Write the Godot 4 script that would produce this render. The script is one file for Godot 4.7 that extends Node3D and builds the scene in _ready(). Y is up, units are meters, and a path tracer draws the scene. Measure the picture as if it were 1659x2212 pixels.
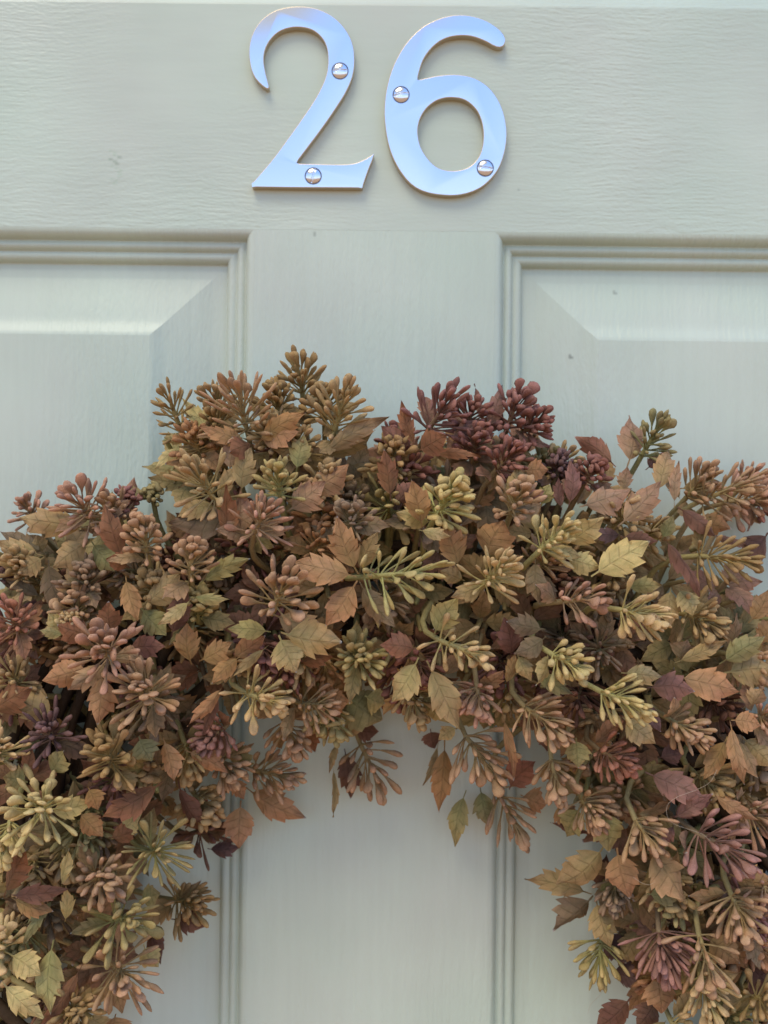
extends Node3D

# ---------------------------------------------------------------- survey: the place was measured in steps of 0.19 mm on the door's face
const D := 0.38                # camera to door face, metres
const STEP := 0.00018987
const ROLL := 0.0112
const RING := Vector2(800, 2060)
var origin := Vector2.ZERO
var unit := 1.0
var rng := RandomNumberGenerator.new()
var wreath: Node3D
var pal := {}
var leaf_mat: StandardMaterial3D
var bud_mat: StandardMaterial3D
var stem_mat: StandardMaterial3D
var cur: Node3D
var cur_pal := "T"
var single_buds := 0
var own_count := 0
var mottle := FastNoiseLite.new()
var shift := Vector3.ZERO


class Buf:
	var v := PackedVector3Array()
	var n := PackedVector3Array()
	var c := PackedColorArray()
	var uv := PackedVector2Array()
	var idx := PackedInt32Array()

	func add(p: Vector3, nn: Vector3, col := Color.WHITE, t := Vector2.ZERO) -> int:
		v.append(p)
		n.append(nn)
		c.append(col)
		uv.append(t)
		return v.size() - 1

	func tri(a: int, b: int, d: int) -> void:
		var g := (v[b] - v[a]).cross(v[d] - v[a])
		if g.dot(n[a] + n[b] + n[d]) > 0.0:
			idx.append(a)
			idx.append(d)
			idx.append(b)
		else:
			idx.append(a)
			idx.append(b)
			idx.append(d)

	func quad(a: int, b: int, d: int, e: int) -> void:
		tri(a, b, d)
		tri(a, d, e)

	func mesh() -> ArrayMesh:
		var a := []
		a.resize(Mesh.ARRAY_MAX)
		a[Mesh.ARRAY_VERTEX] = v
		a[Mesh.ARRAY_NORMAL] = n
		a[Mesh.ARRAY_COLOR] = c
		a[Mesh.ARRAY_TEX_UV] = uv
		a[Mesh.ARRAY_INDEX] = idx
		var m := ArrayMesh.new()
		m.add_surface_from_arrays(Mesh.PRIMITIVE_TRIANGLES, a)
		return m


func build(called: String, b: Buf, m: Material, parent: Node) -> MeshInstance3D:
	var o := MeshInstance3D.new()
	o.name = called
	o.mesh = b.mesh()
	o.material_override = m
	parent.add_child(o, true)
	return o


func thing(called: String, label: String, category: String, at: Vector3, group := "") -> Node3D:
	var o := Node3D.new()
	o.name = called
	add_child(o, true)
	o.position = at
	o.set_meta("label", label)
	o.set_meta("category", category)
	if group:
		o.set_meta("group", group)
	return o


func frame(x: float, y: float, k: float) -> void:
	origin = Vector2(x, y)
	unit = k


func spot(x: float, y: float) -> Vector2:
	return origin + Vector2(x, y) * unit


func place(p: Vector2, z_mm: float) -> Vector3:
	# survey point at a height above the door face, in metres
	var s := (D - z_mm * 0.001) / D * STEP
	var x := (p.x - 829.5) * s
	var y := (1106.0 - p.y) * s
	return Vector3(x * cos(ROLL) - y * sin(ROLL), x * sin(ROLL) + y * cos(ROLL), z_mm * 0.001)


func rise(p: Vector2) -> float:
	# height of the wreath's front, mm above the door, at a survey point
	var r := ((p - RING).length() - 870.0) / 385.0
	return 20.0 + 42.0 * sqrt(maxf(0.0, 1.0 - r * r))


func rgb(r: int, g: int, b: int) -> Color:
	var c := Color8(r, g, b).srgb_to_linear()
	var k := c.get_luminance()
	return c.lerp(Color(k, k, k), 0.22) * Color(1.55, 1.7, 1.46)


func catmull(pts: PackedVector2Array, closed: bool, sub: int, sharp: Array = []) -> PackedVector2Array:
	var out := PackedVector2Array()
	var n := pts.size()
	var last := n if closed else n - 1
	for i in last:
		var p1 := pts[i]
		var p2 := pts[(i + 1) % n]
		var p0 := pts[(i - 1 + n) % n] if closed or i > 0 else p1
		var p3 := pts[(i + 2) % n] if closed or i + 2 < n else p2
		if i in sharp:
			p0 = p1 - (p2 - p1)
		if (i + 1) % n in sharp:
			p3 = p2 + (p2 - p1)
		for k in sub:
			var t := float(k) / sub
			out.append(0.5 * (2.0 * p1 + (p2 - p0) * t + (2.0 * p0 - 5.0 * p1 + 4.0 * p2 - p3) * t * t + (3.0 * p1 - p0 - 3.0 * p2 + p3) * t * t * t))
	if not closed:
		out.append(pts[n - 1])
	return out


# ---------------------------------------------------------------- computed textures
func grain_image(size: int, along: float, across: float, seed_value: int, rough: float) -> Image:
	# height field of brushed paint over embossed grain; u runs along the grain
	var a := FastNoiseLite.new()
	a.seed = seed_value
	a.noise_type = FastNoiseLite.TYPE_SIMPLEX
	a.fractal_octaves = 3
	a.frequency = 1.0
	var m := FastNoiseLite.new()
	m.seed = seed_value + 7
	m.frequency = 1.0
	m.fractal_octaves = 2
	var im := Image.create(size, size, false, Image.FORMAT_RF)
	for y in size:
		for x in size:
			var u := float(x) / size
			var w := float(y) / size
			var bend := m.get_noise_2d(u * 3.0, w * 3.0) * 0.008 + m.get_noise_2d(u * 14.0 + 40.0, w * 20.0) * 0.003 * rough
			var streak := a.get_noise_2d(u * along, (w + bend) * across)
			var fine := a.get_noise_2d(u * along * 5.0 + 90.0, (w + bend) * across * 2.1)
			var mask := clampf(0.45 + 0.9 * m.get_noise_2d(u * 2.2 + 9.0, w * 2.6 + 3.0), 0.08, 1.0)
			var ridge := 1.0 - absf(a.get_noise_2d(u * along * 2.2 + 31.0, (w + bend * 1.6) * across * 0.8)) * 3.0
			im.set_pixel(x, y, Color(0.5 + (streak * 0.42 + fine * 0.22 + maxf(ridge, 0.0) * 0.32 * rough) * mask * 0.5, 0, 0))
	return im


func tone_image(size: int, along: float, across: float, seed_value: int, level_rub := false) -> Image:
	# slight unevenness of the paint's own colour, with a few nicks
	var m := FastNoiseLite.new()
	m.seed = seed_value
	m.frequency = 1.0
	m.fractal_octaves = 3
	var im := Image.create(size, size, false, Image.FORMAT_RGB8)
	for y in size:
		for x in size:
			var u := float(x) / size
			var w := float(y) / size
			var k := 1.0 + 0.035 * m.get_noise_2d(u * 5.0, w * 5.0) + 0.012 * m.get_noise_2d(u * along, w * across)
			var g := m.get_noise_2d(u * 4.0 + 50.0, w * 4.0)
			im.set_pixel(x, y, Color(clampf(0.955 * k + 0.012 * g, 0, 1), clampf(0.955 * k - 0.01 * g, 0, 1), clampf(0.955 * k, 0, 1)))
	# nicks, specks of dirt and one rubbed patch
	var dots := RandomNumberGenerator.new()
	dots.seed = seed_value
	for i in 8:
		var p := Vector2i(dots.randi_range(4, size - 6), dots.randi_range(4, size - 6))
		var dark := dots.randf_range(0.72, 0.9) if i % 5 else 1.05
		for q in [Vector2i(0, 0), Vector2i(1, 0), Vector2i(0, 1)].slice(0, dots.randi_range(1, 3)):
			var c := im.get_pixelv(p + q)
			im.set_pixelv(p + q, Color(c.r * dark, c.g * dark, c.b * dark))
	if level_rub:
		for i in 16:
			var p := Vector2i(127 + dots.randi_range(0, 5), 406 + i)
			var c := im.get_pixelv(p)
			var dark := 0.84 if i > 8 and i < 13 else 0.94
			im.set_pixelv(p, Color(c.r * dark, c.g * (dark + 0.03), c.b * dark))
			im.set_pixelv(p + Vector2i(1, 0), Color(c.r * (dark + 0.04), c.g * (dark + 0.05), c.b * (dark + 0.04)))
	return im


func leaf_maps() -> Array:
	var s := 256
	var col := Image.create(s, s, false, Image.FORMAT_RGB8)
	var hgt := Image.create(s, s, false, Image.FORMAT_RF)
	var f := FastNoiseLite.new()
	f.seed = 5
	f.frequency = 1.0
	f.fractal_octaves = 3
	for y in s:
		for x in s:
			var u := float(x) / s
			var w := absf(float(y) / s - 0.5) * 2.0
			var side := 0.0 if y < s / 2 else 0.03
			var vein := 1.0 - smoothstep(0.02, 0.075, w)
			for k in 4:
				var at := 0.2 + 0.19 * k + side + 0.2 * w - 0.05 * w * w
				vein = maxf(vein, (1.0 - smoothstep(0.004, 0.017, absf(u - at))) * (1.0 - 0.6 * smoothstep(0.55, 0.95, w)))
			var felt := f.get_noise_2d(x * 0.55, y * 0.3)
			var blotch := f.get_noise_2d(x * 0.018 + 70.0, y * 0.018)
			var k2 := clampf(0.86 + 0.2 * felt + 0.1 * blotch - 0.085 * vein, 0.0, 1.0)
			col.set_pixel(x, y, Color(k2, clampf(k2 - 0.02 * blotch, 0, 1), k2))
			hgt.set_pixel(x, y, Color(0.5 + 0.22 * felt - 0.3 * vein, 0, 0))
	return [ImageTexture.create_from_image(col), ImageTexture.create_from_image(hgt)]


func felt_image() -> Array:
	var s := 256
	var col := Image.create(s, s, false, Image.FORMAT_RGB8)
	var hgt := Image.create(s, s, false, Image.FORMAT_RF)
	var f := FastNoiseLite.new()
	f.seed = 15
	f.frequency = 1.0
	f.fractal_octaves = 3
	for y in s:
		for x in s:
			var k := f.get_noise_2d(x * 0.35, y * 0.35)
			var b := f.get_noise_2d(x * 0.05 + 30.0, y * 0.05)
			var t := clampf(0.88 + 0.2 * k + 0.12 * b, 0, 1)
			col.set_pixel(x, y, Color(t, t, t))
			hgt.set_pixel(x, y, Color(0.5 + 0.4 * k, 0, 0))
	return [ImageTexture.create_from_image(col), ImageTexture.create_from_image(hgt)]


func paint(grain: Texture2D, tone: Texture2D, depth: float) -> StandardMaterial3D:
	var m := StandardMaterial3D.new()
	m.albedo_color = Color(0.535, 0.622, 0.53).linear_to_srgb()
	m.albedo_texture = tone
	m.uv1_offset = Vector3(0.5, 0.5, 0)
	m.roughness = 0.42
	m.metallic_specular = 0.5
	m.heightmap_enabled = true
	m.heightmap_texture = grain
	m.heightmap_scale = depth
	return m


# ---------------------------------------------------------------- shapes of the wreath
func tube(b: Buf, pts: Array, r0: float, r1: float, sides: int, ca: Color, cb: Color) -> void:
	var n := pts.size()
	var rings := []
	var side := Vector3.ZERO
	for i in n:
		var t: Vector3 = (pts[mini(i + 1, n - 1)] - pts[maxi(i - 1, 0)]).normalized()
		if i == 0:
			side = t.cross(Vector3(0.31, 0.52, 0.79)).normalized()
		side = (side - t * side.dot(t)).normalized()
		var up := side.cross(t)
		var f := float(i) / (n - 1)
		var r := lerpf(r0, r1, f)
		var ring := []
		for k in sides:
			var a := TAU * k / sides
			var d := side * cos(a) + up * sin(a)
			ring.append(b.add(pts[i] + d * r, d, ca.lerp(cb, f)))
		rings.append(ring)
	for i in n - 1:
		for k in sides:
			b.quad(rings[i][k], rings[i][(k + 1) % sides], rings[i + 1][(k + 1) % sides], rings[i + 1][k])
	for e in [0, n - 1]:
		var t: Vector3 = (pts[0] - pts[1] if e == 0 else pts[n - 1] - pts[n - 2]).normalized()
		var mid := b.add(pts[e], t, ca if e == 0 else cb)
		for k in sides:
			b.tri(mid, rings[e][k], rings[e][(k + 1) % sides])


const BUD_T := [0.0, 0.25, 0.42, 0.54, 0.66, 0.79, 0.9, 0.965, 1.0]


func bud(b: Buf, p0: Vector3, d0: Vector3, d1: Vector3, length: float, rs: float, rb: float, flat: float, ca: Color, cb: Color) -> void:
	var p1 := p0 + d0 * length * 0.5
	var p2 := p0 + d0 * length * 0.4 + d1 * length * 0.6
	var side := d0.cross(Vector3(rng.randf() - 0.5, rng.randf() - 0.5, rng.randf() - 0.5)).normalized()
	if flat > 1.05:
		side = d0.cross(d1 + Vector3(0.01, 0.02, 0.01)).normalized()
	var shape := [rs * 1.15, rs * 0.9, rs * 0.85, rs + (rb - rs) * 0.25, rs + (rb - rs) * 0.62, rb, rb * 0.95, rb * 0.62, rb * 0.1]
	if flat <= 1.05 and rng.randf() < 0.4:
		shape[6] = rb * 0.72
		shape[7] = rb * 0.42
	var rings := []
	var sides := 7
	for i in 9:
		var t: float = BUD_T[i]
		var pos := p0.lerp(p1, t).lerp(p1.lerp(p2, t), t)
		var tan := (p0 * (t - 1.0) + p1 * (1.0 - 2.0 * t) + p2 * t).normalized()
		side = (side - tan * side.dot(tan)).normalized()
		var up := side.cross(tan)
		var slope := 0.0
		if i > 0:
			slope = (shape[i] - shape[i - 1]) / ((BUD_T[i] - BUD_T[i - 1]) * length)
		if i == 8:
			slope = -6.0
		elif i > 0:
			slope = (slope + (shape[i + 1] - shape[i]) / ((BUD_T[i + 1] - BUD_T[i]) * length)) * 0.5
		var wide := lerpf(1.0, flat, smoothstep(0.5, 0.75, t))
		var thin := lerpf(1.0, 1.0 / sqrt(flat) * 0.8 if flat > 1.05 else 1.0, smoothstep(0.5, 0.75, t))
		var col := ca.lerp(cb, smoothstep(0.35, 0.92, t))
		var ring := []
		for k in sides:
			var a := TAU * k / sides
			var lump := 1.0 + (0.13 * sin(a * 2.0 + t * 7.0 + length * 9000.0) + 0.07 * sin(a * 3.0 - t * 19.0 + length * 5000.0) if i > 3 else 0.0)
			var d := side * cos(a) * wide + up * sin(a) * thin
			var nn := (side * cos(a) / wide + up * sin(a) / thin).normalized() - tan * clampf(slope, -6.0, 3.0)
			ring.append(b.add(pos + d * shape[i] * lump, nn.normalized(), col))
		rings.append(ring)
	for i in 8:
		for k in sides:
			b.quad(rings[i][k], rings[i][(k + 1) % sides], rings[i + 1][(k + 1) % sides], rings[i + 1][k])


const ROWS := [-0.16, -0.08, 0.0, 0.06, 0.15, 0.25, 0.28, 0.36, 0.46, 0.49, 0.56, 0.66, 0.69, 0.74, 0.8, 0.85, 0.9, 0.95, 1.0]
const TOOTH := [0.25, 0.46, 0.66]
const COLS := [-1.0, -0.5, 0.0, 0.5, 1.0]


func leaf(b: Buf, base: Vector3, tip: Vector3, facing: Vector3, width: float, fold: float, curl: float, ca: Color, cb: Color, white: float) -> void:
	var along := tip - base
	var length := along.length()
	var dir := along / length
	var side := dir.cross(facing).normalized()
	var nrm := side.cross(dir).normalized()
	var ph := rng.randf() * TAU
	var twist := rng.randf_range(-0.35, 0.35)
	var sway := rng.randf_range(-0.06, 0.06)
	var jag := []
	for k in 8:
		jag.append(rng.randf_range(0.2, 1.5))
	var start := b.v.size()
	var pos := []
	for i in ROWS.size():
		var s: float = ROWS[i]
		var u := (s + 0.16) / 1.16
		var w := 0.055
		if s > 0.0:
			w = maxf(0.055, pow(sin(PI * pow(s, 0.8)), 0.95) * (1.0 - 0.22 * smoothstep(0.55, 0.95, s)))
		if i == ROWS.size() - 1:
			w = 0.015
		var tooth := TOOTH.find(s)
		var after := i > 0 and TOOTH.has(ROWS[i - 1])
		var mid := base + along * u + nrm * curl * length * (4.0 * u * (1.0 - u)) * 0.5 + side * sway * length * sin(u * PI)
		var ang := twist * u
		var sd := side * cos(ang) + nrm * sin(ang)
		var nr := nrm * cos(ang) - side * sin(ang)
		var row := []
		for j in 5:
			var q: float = COLS[j]
			var ww := w
			var push := 0.0
			if absf(q) > 0.9:
				var jj: float = jag[(TOOTH.find(s) if tooth >= 0 else maxi(TOOTH.find(ROWS[i - 1]), 0)) + (4 if q > 0 else 0)] if tooth >= 0 or after else 1.0
				if tooth >= 0:
					ww = w * (1.0 + 0.09 * jj) + 0.085 * jj
					push = 0.05 * jj
				elif after:
					ww = w * (0.95 - 0.09 * jj)
			var off := absf(q) * ww * width * 0.5
			var wave := sin(s * 8.0 + ph + (1.5 if q > 0 else 0.0)) * 0.045 * length * absf(q) * smoothstep(0.0, 0.4, s) + sin(s * 17.0 + ph * 2.0) * 0.012 * length * q
			row.append(mid + sd * q * ww * width * 0.5 + nr * (-fold * off + wave) + dir * push * length)
		pos.append(row)
	var rn := ROWS.size()
	for i in rn:
		var s: float = ROWS[i]
		for j in 5:
			var dv: Vector3 = pos[mini(i + 1, rn - 1)][j] - pos[maxi(i - 1, 0)][j]
			var du: Vector3 = pos[i][mini(j + 1, 4)] - pos[i][maxi(j - 1, 0)]
			var nn := du.cross(dv).normalized()
			if nn.length() < 0.5:
				nn = nrm
			if nn.dot(nrm) < 0.0:
				nn = -nn
			var col := ca.lerp(cb, clampf(s * 0.75 + absf(COLS[j]) * 0.22, 0.0, 1.0))
			if absf(COLS[j]) > 0.9:
				col = col.lerp(Color(col.r * 1.25 + 0.03, col.g * 1.15 + 0.02, col.b + 0.02), 0.5)
			var mo := mottle.get_noise_3dv(pos[i][j] * 900.0 + Vector3(ph * 40.0, 0, 0))
			col = Color(col.r * (1.0 + 0.15 * mo), col.g * (1.0 + 0.2 * mo), col.b * (1.0 + 0.15 * mo))
			if i == rn - 1:
				col = col.lerp(Color(0.75, 0.72, 0.68), white)
			b.add(pos[i][j], nn, col, Vector2(clampf(s, 0.0, 1.0), 0.5 + COLS[j] * 0.5))
	for i in rn - 1:
		for j in 4:
			var a := start + i * 5 + j
			b.quad(a, a + 1, a + 6, a + 5)


func tone(c: Color, amount: float) -> Color:
	var k := 1.0 + rng.randf_range(-amount, amount)
	return Color(c.r * k * (1.0 + rng.randf_range(-0.05, 0.05)), c.g * k, c.b * k * (1.0 + rng.randf_range(-0.06, 0.06)))


func stem_path(a: Vector3, da: Vector3, e: Vector3, de: Vector3, n: int) -> Array:
	var k := (e - a).length() * 0.4
	var out := []
	for i in n + 1:
		var t := float(i) / n
		out.append(a.bezier_interpolate(a + da * k, e - de * k, e, t))
	return out


func sprig(bx: float, by: float, tx: float, ty: float, r: float, which: String, dz := 0.0, tilt := 0.45, own_leaves := 3, single := false) -> void:
	# a stem that carries whorls of buds: (bx, by) is the lowest whorl, (tx, ty) the top, r the length of the buds
	var pb := spot(bx, by)
	var pt := spot(tx, ty)
	var h := rise(pb) + dz
	var base := place(pb, maxf(h - 8.0, 5.0))
	var size := r * unit * STEP * (D - h * 0.001) / D
	var flat_tip := place(pt, maxf(h - 8.0, 5.0))
	var go := flat_tip - base
	var keep := 0.8 if which == "YG" else 0.58
	base += go * (0.74 - keep)
	flat_tip = base + go * keep
	size *= 1.08
	var run := maxf((flat_tip - base).length(), size * 0.35)
	var top := flat_tip + Vector3(0, 0, run * (tilt + 0.15) + size * 0.15)
	grow(base, top, size, which, own_leaves, single, true)


func grow(base: Vector3, top: Vector3, size: float, which: String, own_leaves: int, single: bool, leaves_single: bool, dense := 1.0) -> void:
	base -= shift
	top -= shift
	var ca: Color = pal[which][0]
	var cb: Color = pal[which][1]
	var axis := (top - base).normalized()
	var run := (top - base).length()
	var mid2 := Vector2(base.x, base.y)
	var root2 := mid2.normalized() * 870.0 * STEP * 0.95
	var root := Vector3(root2.x, root2.y, 0.014)
	root = base + (root - base).limit_length(0.055)
	var st := Buf.new()
	var green: Color = tone(pal["S"][0].lerp(ca, 0.45), 0.15)
	var lead := (base - root).normalized()
	var path := stem_path(root, lead, base, axis, 6)
	for k in range(1, 5):
		path.append(base + axis * run * k / 4.0)
	tube(st, path, 0.00135, 0.0008, 6, green, ca.lerp(green, 0.4))
	var o := build("flower_sprig", st, stem_mat, wreath)
	cur = o
	cur_pal = which
	var s1 := axis.cross(Vector3(0.2, 0.3, 0.93)).normalized()
	var s2 := axis.cross(s1)
	# leaves in a whorl below the buds
	var joined := Buf.new()
	var a0 := rng.randf() * TAU
	for k in own_leaves:
		var a := a0 + TAU * k / maxf(own_leaves, 1) + rng.randf_range(-0.4, 0.4)
		var out := s1 * cos(a) + s2 * sin(a)
		var ll := size * rng.randf_range(0.9, 1.3)
		ll = clampf(ll, 0.015, 0.026)
		var at := base - axis * size * rng.randf_range(0.1, 0.35)
		var tip := at + (out * 0.95 + axis * rng.randf_range(-0.05, 0.45)).normalized() * ll
		if tip.z < 0.005:
			tip.z = 0.005 + rng.randf() * 0.003
		var lc := tone(ca.lerp(pal["T"][0], 0.25), 0.18)
		var lb := tone(cb.lerp(pal["R2"][0], 0.3), 0.2)
		var lone := leaves_single and own_count < 300 - 226
		var lf := Buf.new() if lone else joined
		leaf(lf, at, tip, (axis + Vector3(0, 0, 0.5)).normalized(), ll * rng.randf_range(0.38, 0.52), rng.randf_range(-0.3, 0.6), rng.randf_range(-0.1, 0.4), lc, lb, 1.0 if rng.randf() < 0.3 else 0.0)
		if lone:
			own_count += 1
			build("leaf", lf, leaf_mat, o)
	if joined.v.size():
		build("foliage", joined, leaf_mat, o).set_meta("kind", "stuff")
	# buds
	var all := Buf.new()
	var petals := rng.randf_range(0.05, 0.7)
	var plump := rng.randf_range(0.82, 1.3)
	var spread := rng.randf_range(0.8, 1.12)
	dense *= rng.randf_range(0.7, 1.08)
	var levels := [[0.0, 9, 1.3, 1.15], [0.26, 9, 1.1, 1.12], [0.52, 9, 0.86, 1.05], [0.76, 8, 0.6, 0.98], [1.0, 7, 0.28, 0.88]]
	for li in levels.size():
		var lv = levels[li]
		var cnt := int(round(lv[1] * dense))
		var turn := rng.randf() * TAU
		for k in cnt:
			var a := turn + TAU * k / cnt + rng.randf_range(-0.35, 0.35)
			if rng.randf() < 0.08:
				continue
			var polar: float = lv[2] * spread * rng.randf_range(0.75, 1.2)
			var out := s1 * cos(a) + s2 * sin(a)
			var d0 := (axis * cos(polar) + out * sin(polar)).normalized()
			var p1 := polar * rng.randf_range(0.72, 1.05)
			var d1 := (axis * cos(p1) + out * sin(p1) + Vector3(0, -0.12, 0)).normalized()
			var length: float = size * lv[3] * (rng.randf_range(0.8, 1.08) if rng.randf() < 0.6 else rng.randf_range(0.5, 0.85))
			var at: Vector3 = base + axis * run * (lv[0] + rng.randf_range(-0.06, 0.06))
			var end: Vector3 = at + d1 * length
			if end.z < 0.004:
				continue
			var petal := li >= 3 and rng.randf() < petals + 0.2 or rng.randf() < petals * 0.5
			var apart := single and single_buds < 295
			var fb := Buf.new() if apart else all
			var cc := tone(ca, 0.12)
			var ce := tone(cb, 0.16)
			bud(fb, at, d0, d1, length, 0.00034, rng.randf_range(0.00066, 0.00104) * plump * (1.0 if not petal else 1.25), rng.randf_range(1.3, 1.7) if petal else 1.0, cc, ce)
			if apart:
				build("bud", fb, bud_mat, o)
				single_buds += 1
	if all.v.size():
		build("bud_cluster", all, bud_mat, o).set_meta("kind", "stuff")


func blade(bx: float, by: float, tx: float, ty: float, w: float, which: String, dz := 0.0, lift := 3.0, fold := 0.25, white := -1.0) -> void:
	# one leaf of the current sprig, from its foot to its tip
	var pb := spot(bx, by)
	var pt := spot(tx, ty)
	var h := rise(pb) + dz
	var hb := maxf(h - 7.0, 5.0)
	var ht := maxf(lerpf(rise(pb), rise(pt), 0.5) + dz - 7.0 + lift, 5.0)
	var base := place(pb, hb) - shift
	var tip := place(pt, ht) - shift
	tip += (tip - base) * 0.1
	var width := w * unit * STEP * (D - h * 0.001) / D * 1.1
	var f := Vector3(rng.randf_range(-0.3, 0.3), rng.randf_range(-0.1, 0.45), 1.0).normalized()
	var b := Buf.new()
	var ca := tone(pal[which][0], 0.08)
	var cb := tone(pal[which][1], 0.08)
	leaf(b, base, tip, f, width, fold + rng.randf_range(-0.15, 0.4), rng.randf_range(0.0, 0.3), ca, cb, (1.0 if rng.randf() < 0.4 else 0.0) if white < 0.0 else white)
	build("leaf", b, leaf_mat, cur)


# ---------------------------------------------------------------- the door
func panel_profile() -> Array:
	# distance in from the panel's edge and height, mm
	return [Vector2(0, 0), Vector2(1.2, -0.15), Vector2(2.2, -0.7), Vector2(3.0, -1.8), Vector2(3.5, -3.3), Vector2(3.8, -4.6), Vector2(4.3, -4.9),
		Vector2(4.8, -4.4), Vector2(5.8, -4.0), Vector2(6.8, -4.3), Vector2(7.6, -5.3), Vector2(7.9, -6.4), Vector2(8.4, -6.7), Vector2(8.9, -6.3),
		Vector2(10.0, -6.0), Vector2(11.2, -6.5), Vector2(12.0, -7.8), Vector2(12.3, -9.3), Vector2(12.8, -9.8), Vector2(13.4, -9.6), Vector2(18.0, -9.5),
		Vector2(19.0, -9.3), Vector2(35.0, -5.9), Vector2(36.8, -5.5), Vector2(38.4, -5.0), Vector2(40.0, -4.3), Vector2(41.4, -3.6), Vector2(42.4, -3.2), Vector2(43.4, -3.0)]


func ringed(b: Buf, x0: float, x1: float, y0: float, y1: float, prof: Array, uvs: float) -> void:
	for s in 4:
		var last_a := -1
		var last_b := -1
		for i in prof.size():
			var d: float = prof[i].x * 0.001
			var z: float = prof[i].y * 0.001
			var c := [Vector3(x0 + d, y1 - d, z), Vector3(x1 - d, y1 - d, z), Vector3(x1 - d, y0 + d, z), Vector3(x0 + d, y0 + d, z)]
			var inward: Vector3 = [Vector3(0, -1, 0), Vector3(-1, 0, 0), Vector3(0, 1, 0), Vector3(1, 0, 0)][s]
			var p: Vector2 = prof[mini(i + 1, prof.size() - 1)] - prof[maxi(i - 1, 0)]
			var nn := (Vector3(0, 0, 1) * p.x - inward * p.y).normalized()
			var a: Vector3 = c[s]
			var e: Vector3 = c[(s + 1) % 4]
			var ia := b.add(a, nn, Color.WHITE, Vector2(a.y, a.x) * uvs)
			var ib := b.add(e, nn, Color.WHITE, Vector2(e.y, e.x) * uvs)
			if i > 0:
				b.quad(last_a, last_b, ib, ia)
			last_a = ia
			last_b = ib


func flat(b: Buf, x0: float, x1: float, y0: float, y1: float, z: float, uvs: float, upright: bool) -> void:
	var k := []
	for p in [Vector2(x0, y0), Vector2(x1, y0), Vector2(x1, y1), Vector2(x0, y1)]:
		k.append(b.add(Vector3(p.x, p.y, z), Vector3(0, 0, 1), Color.WHITE, (Vector2(p.y, p.x) if upright else p) * uvs))
	b.quad(k[0], k[1], k[2], k[3])


func slab(b: Buf, x0: float, x1: float, y0: float, y1: float, z0: float, z1: float, ease: float, uvs: float, upright: bool) -> void:
	# a board with eased front edges
	flat(b, x0 + ease, x1 - ease, y0 + ease, y1 - ease, z1, uvs, upright)
	var f := [Vector3(x0 + ease, y1 - ease, z1), Vector3(x1 - ease, y1 - ease, z1), Vector3(x1 - ease, y0 + ease, z1), Vector3(x0 + ease, y0 + ease, z1)]
	var m := [Vector3(x0, y1, z1 - ease), Vector3(x1, y1, z1 - ease), Vector3(x1, y0, z1 - ease), Vector3(x0, y0, z1 - ease)]
	var k := [Vector3(x0, y1, z0), Vector3(x1, y1, z0), Vector3(x1, y0, z0), Vector3(x0, y0, z0)]
	var out := [Vector3(0, 1, 0), Vector3(1, 0, 0), Vector3(0, -1, 0), Vector3(-1, 0, 0)]
	for s in 4:
		var e := (s + 1) % 4
		var soft: Vector3 = (out[s] + Vector3(0, 0, 1)).normalized()
		var q := []
		for p in [f[s], f[e], m[e], m[s]]:
			q.append(b.add(p, soft, Color.WHITE, (Vector2(p.y, p.x) if upright else Vector2(p.x, p.y)) * uvs))
		b.quad(q[0], q[1], q[2], q[3])
		q = []
		for p in [m[s], m[e], k[e], k[s]]:
			q.append(b.add(p, out[s], Color.WHITE, (Vector2(p.y, p.x) if upright else Vector2(p.x, p.y)) * uvs))
		b.quad(q[0], q[1], q[2], q[3])


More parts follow.
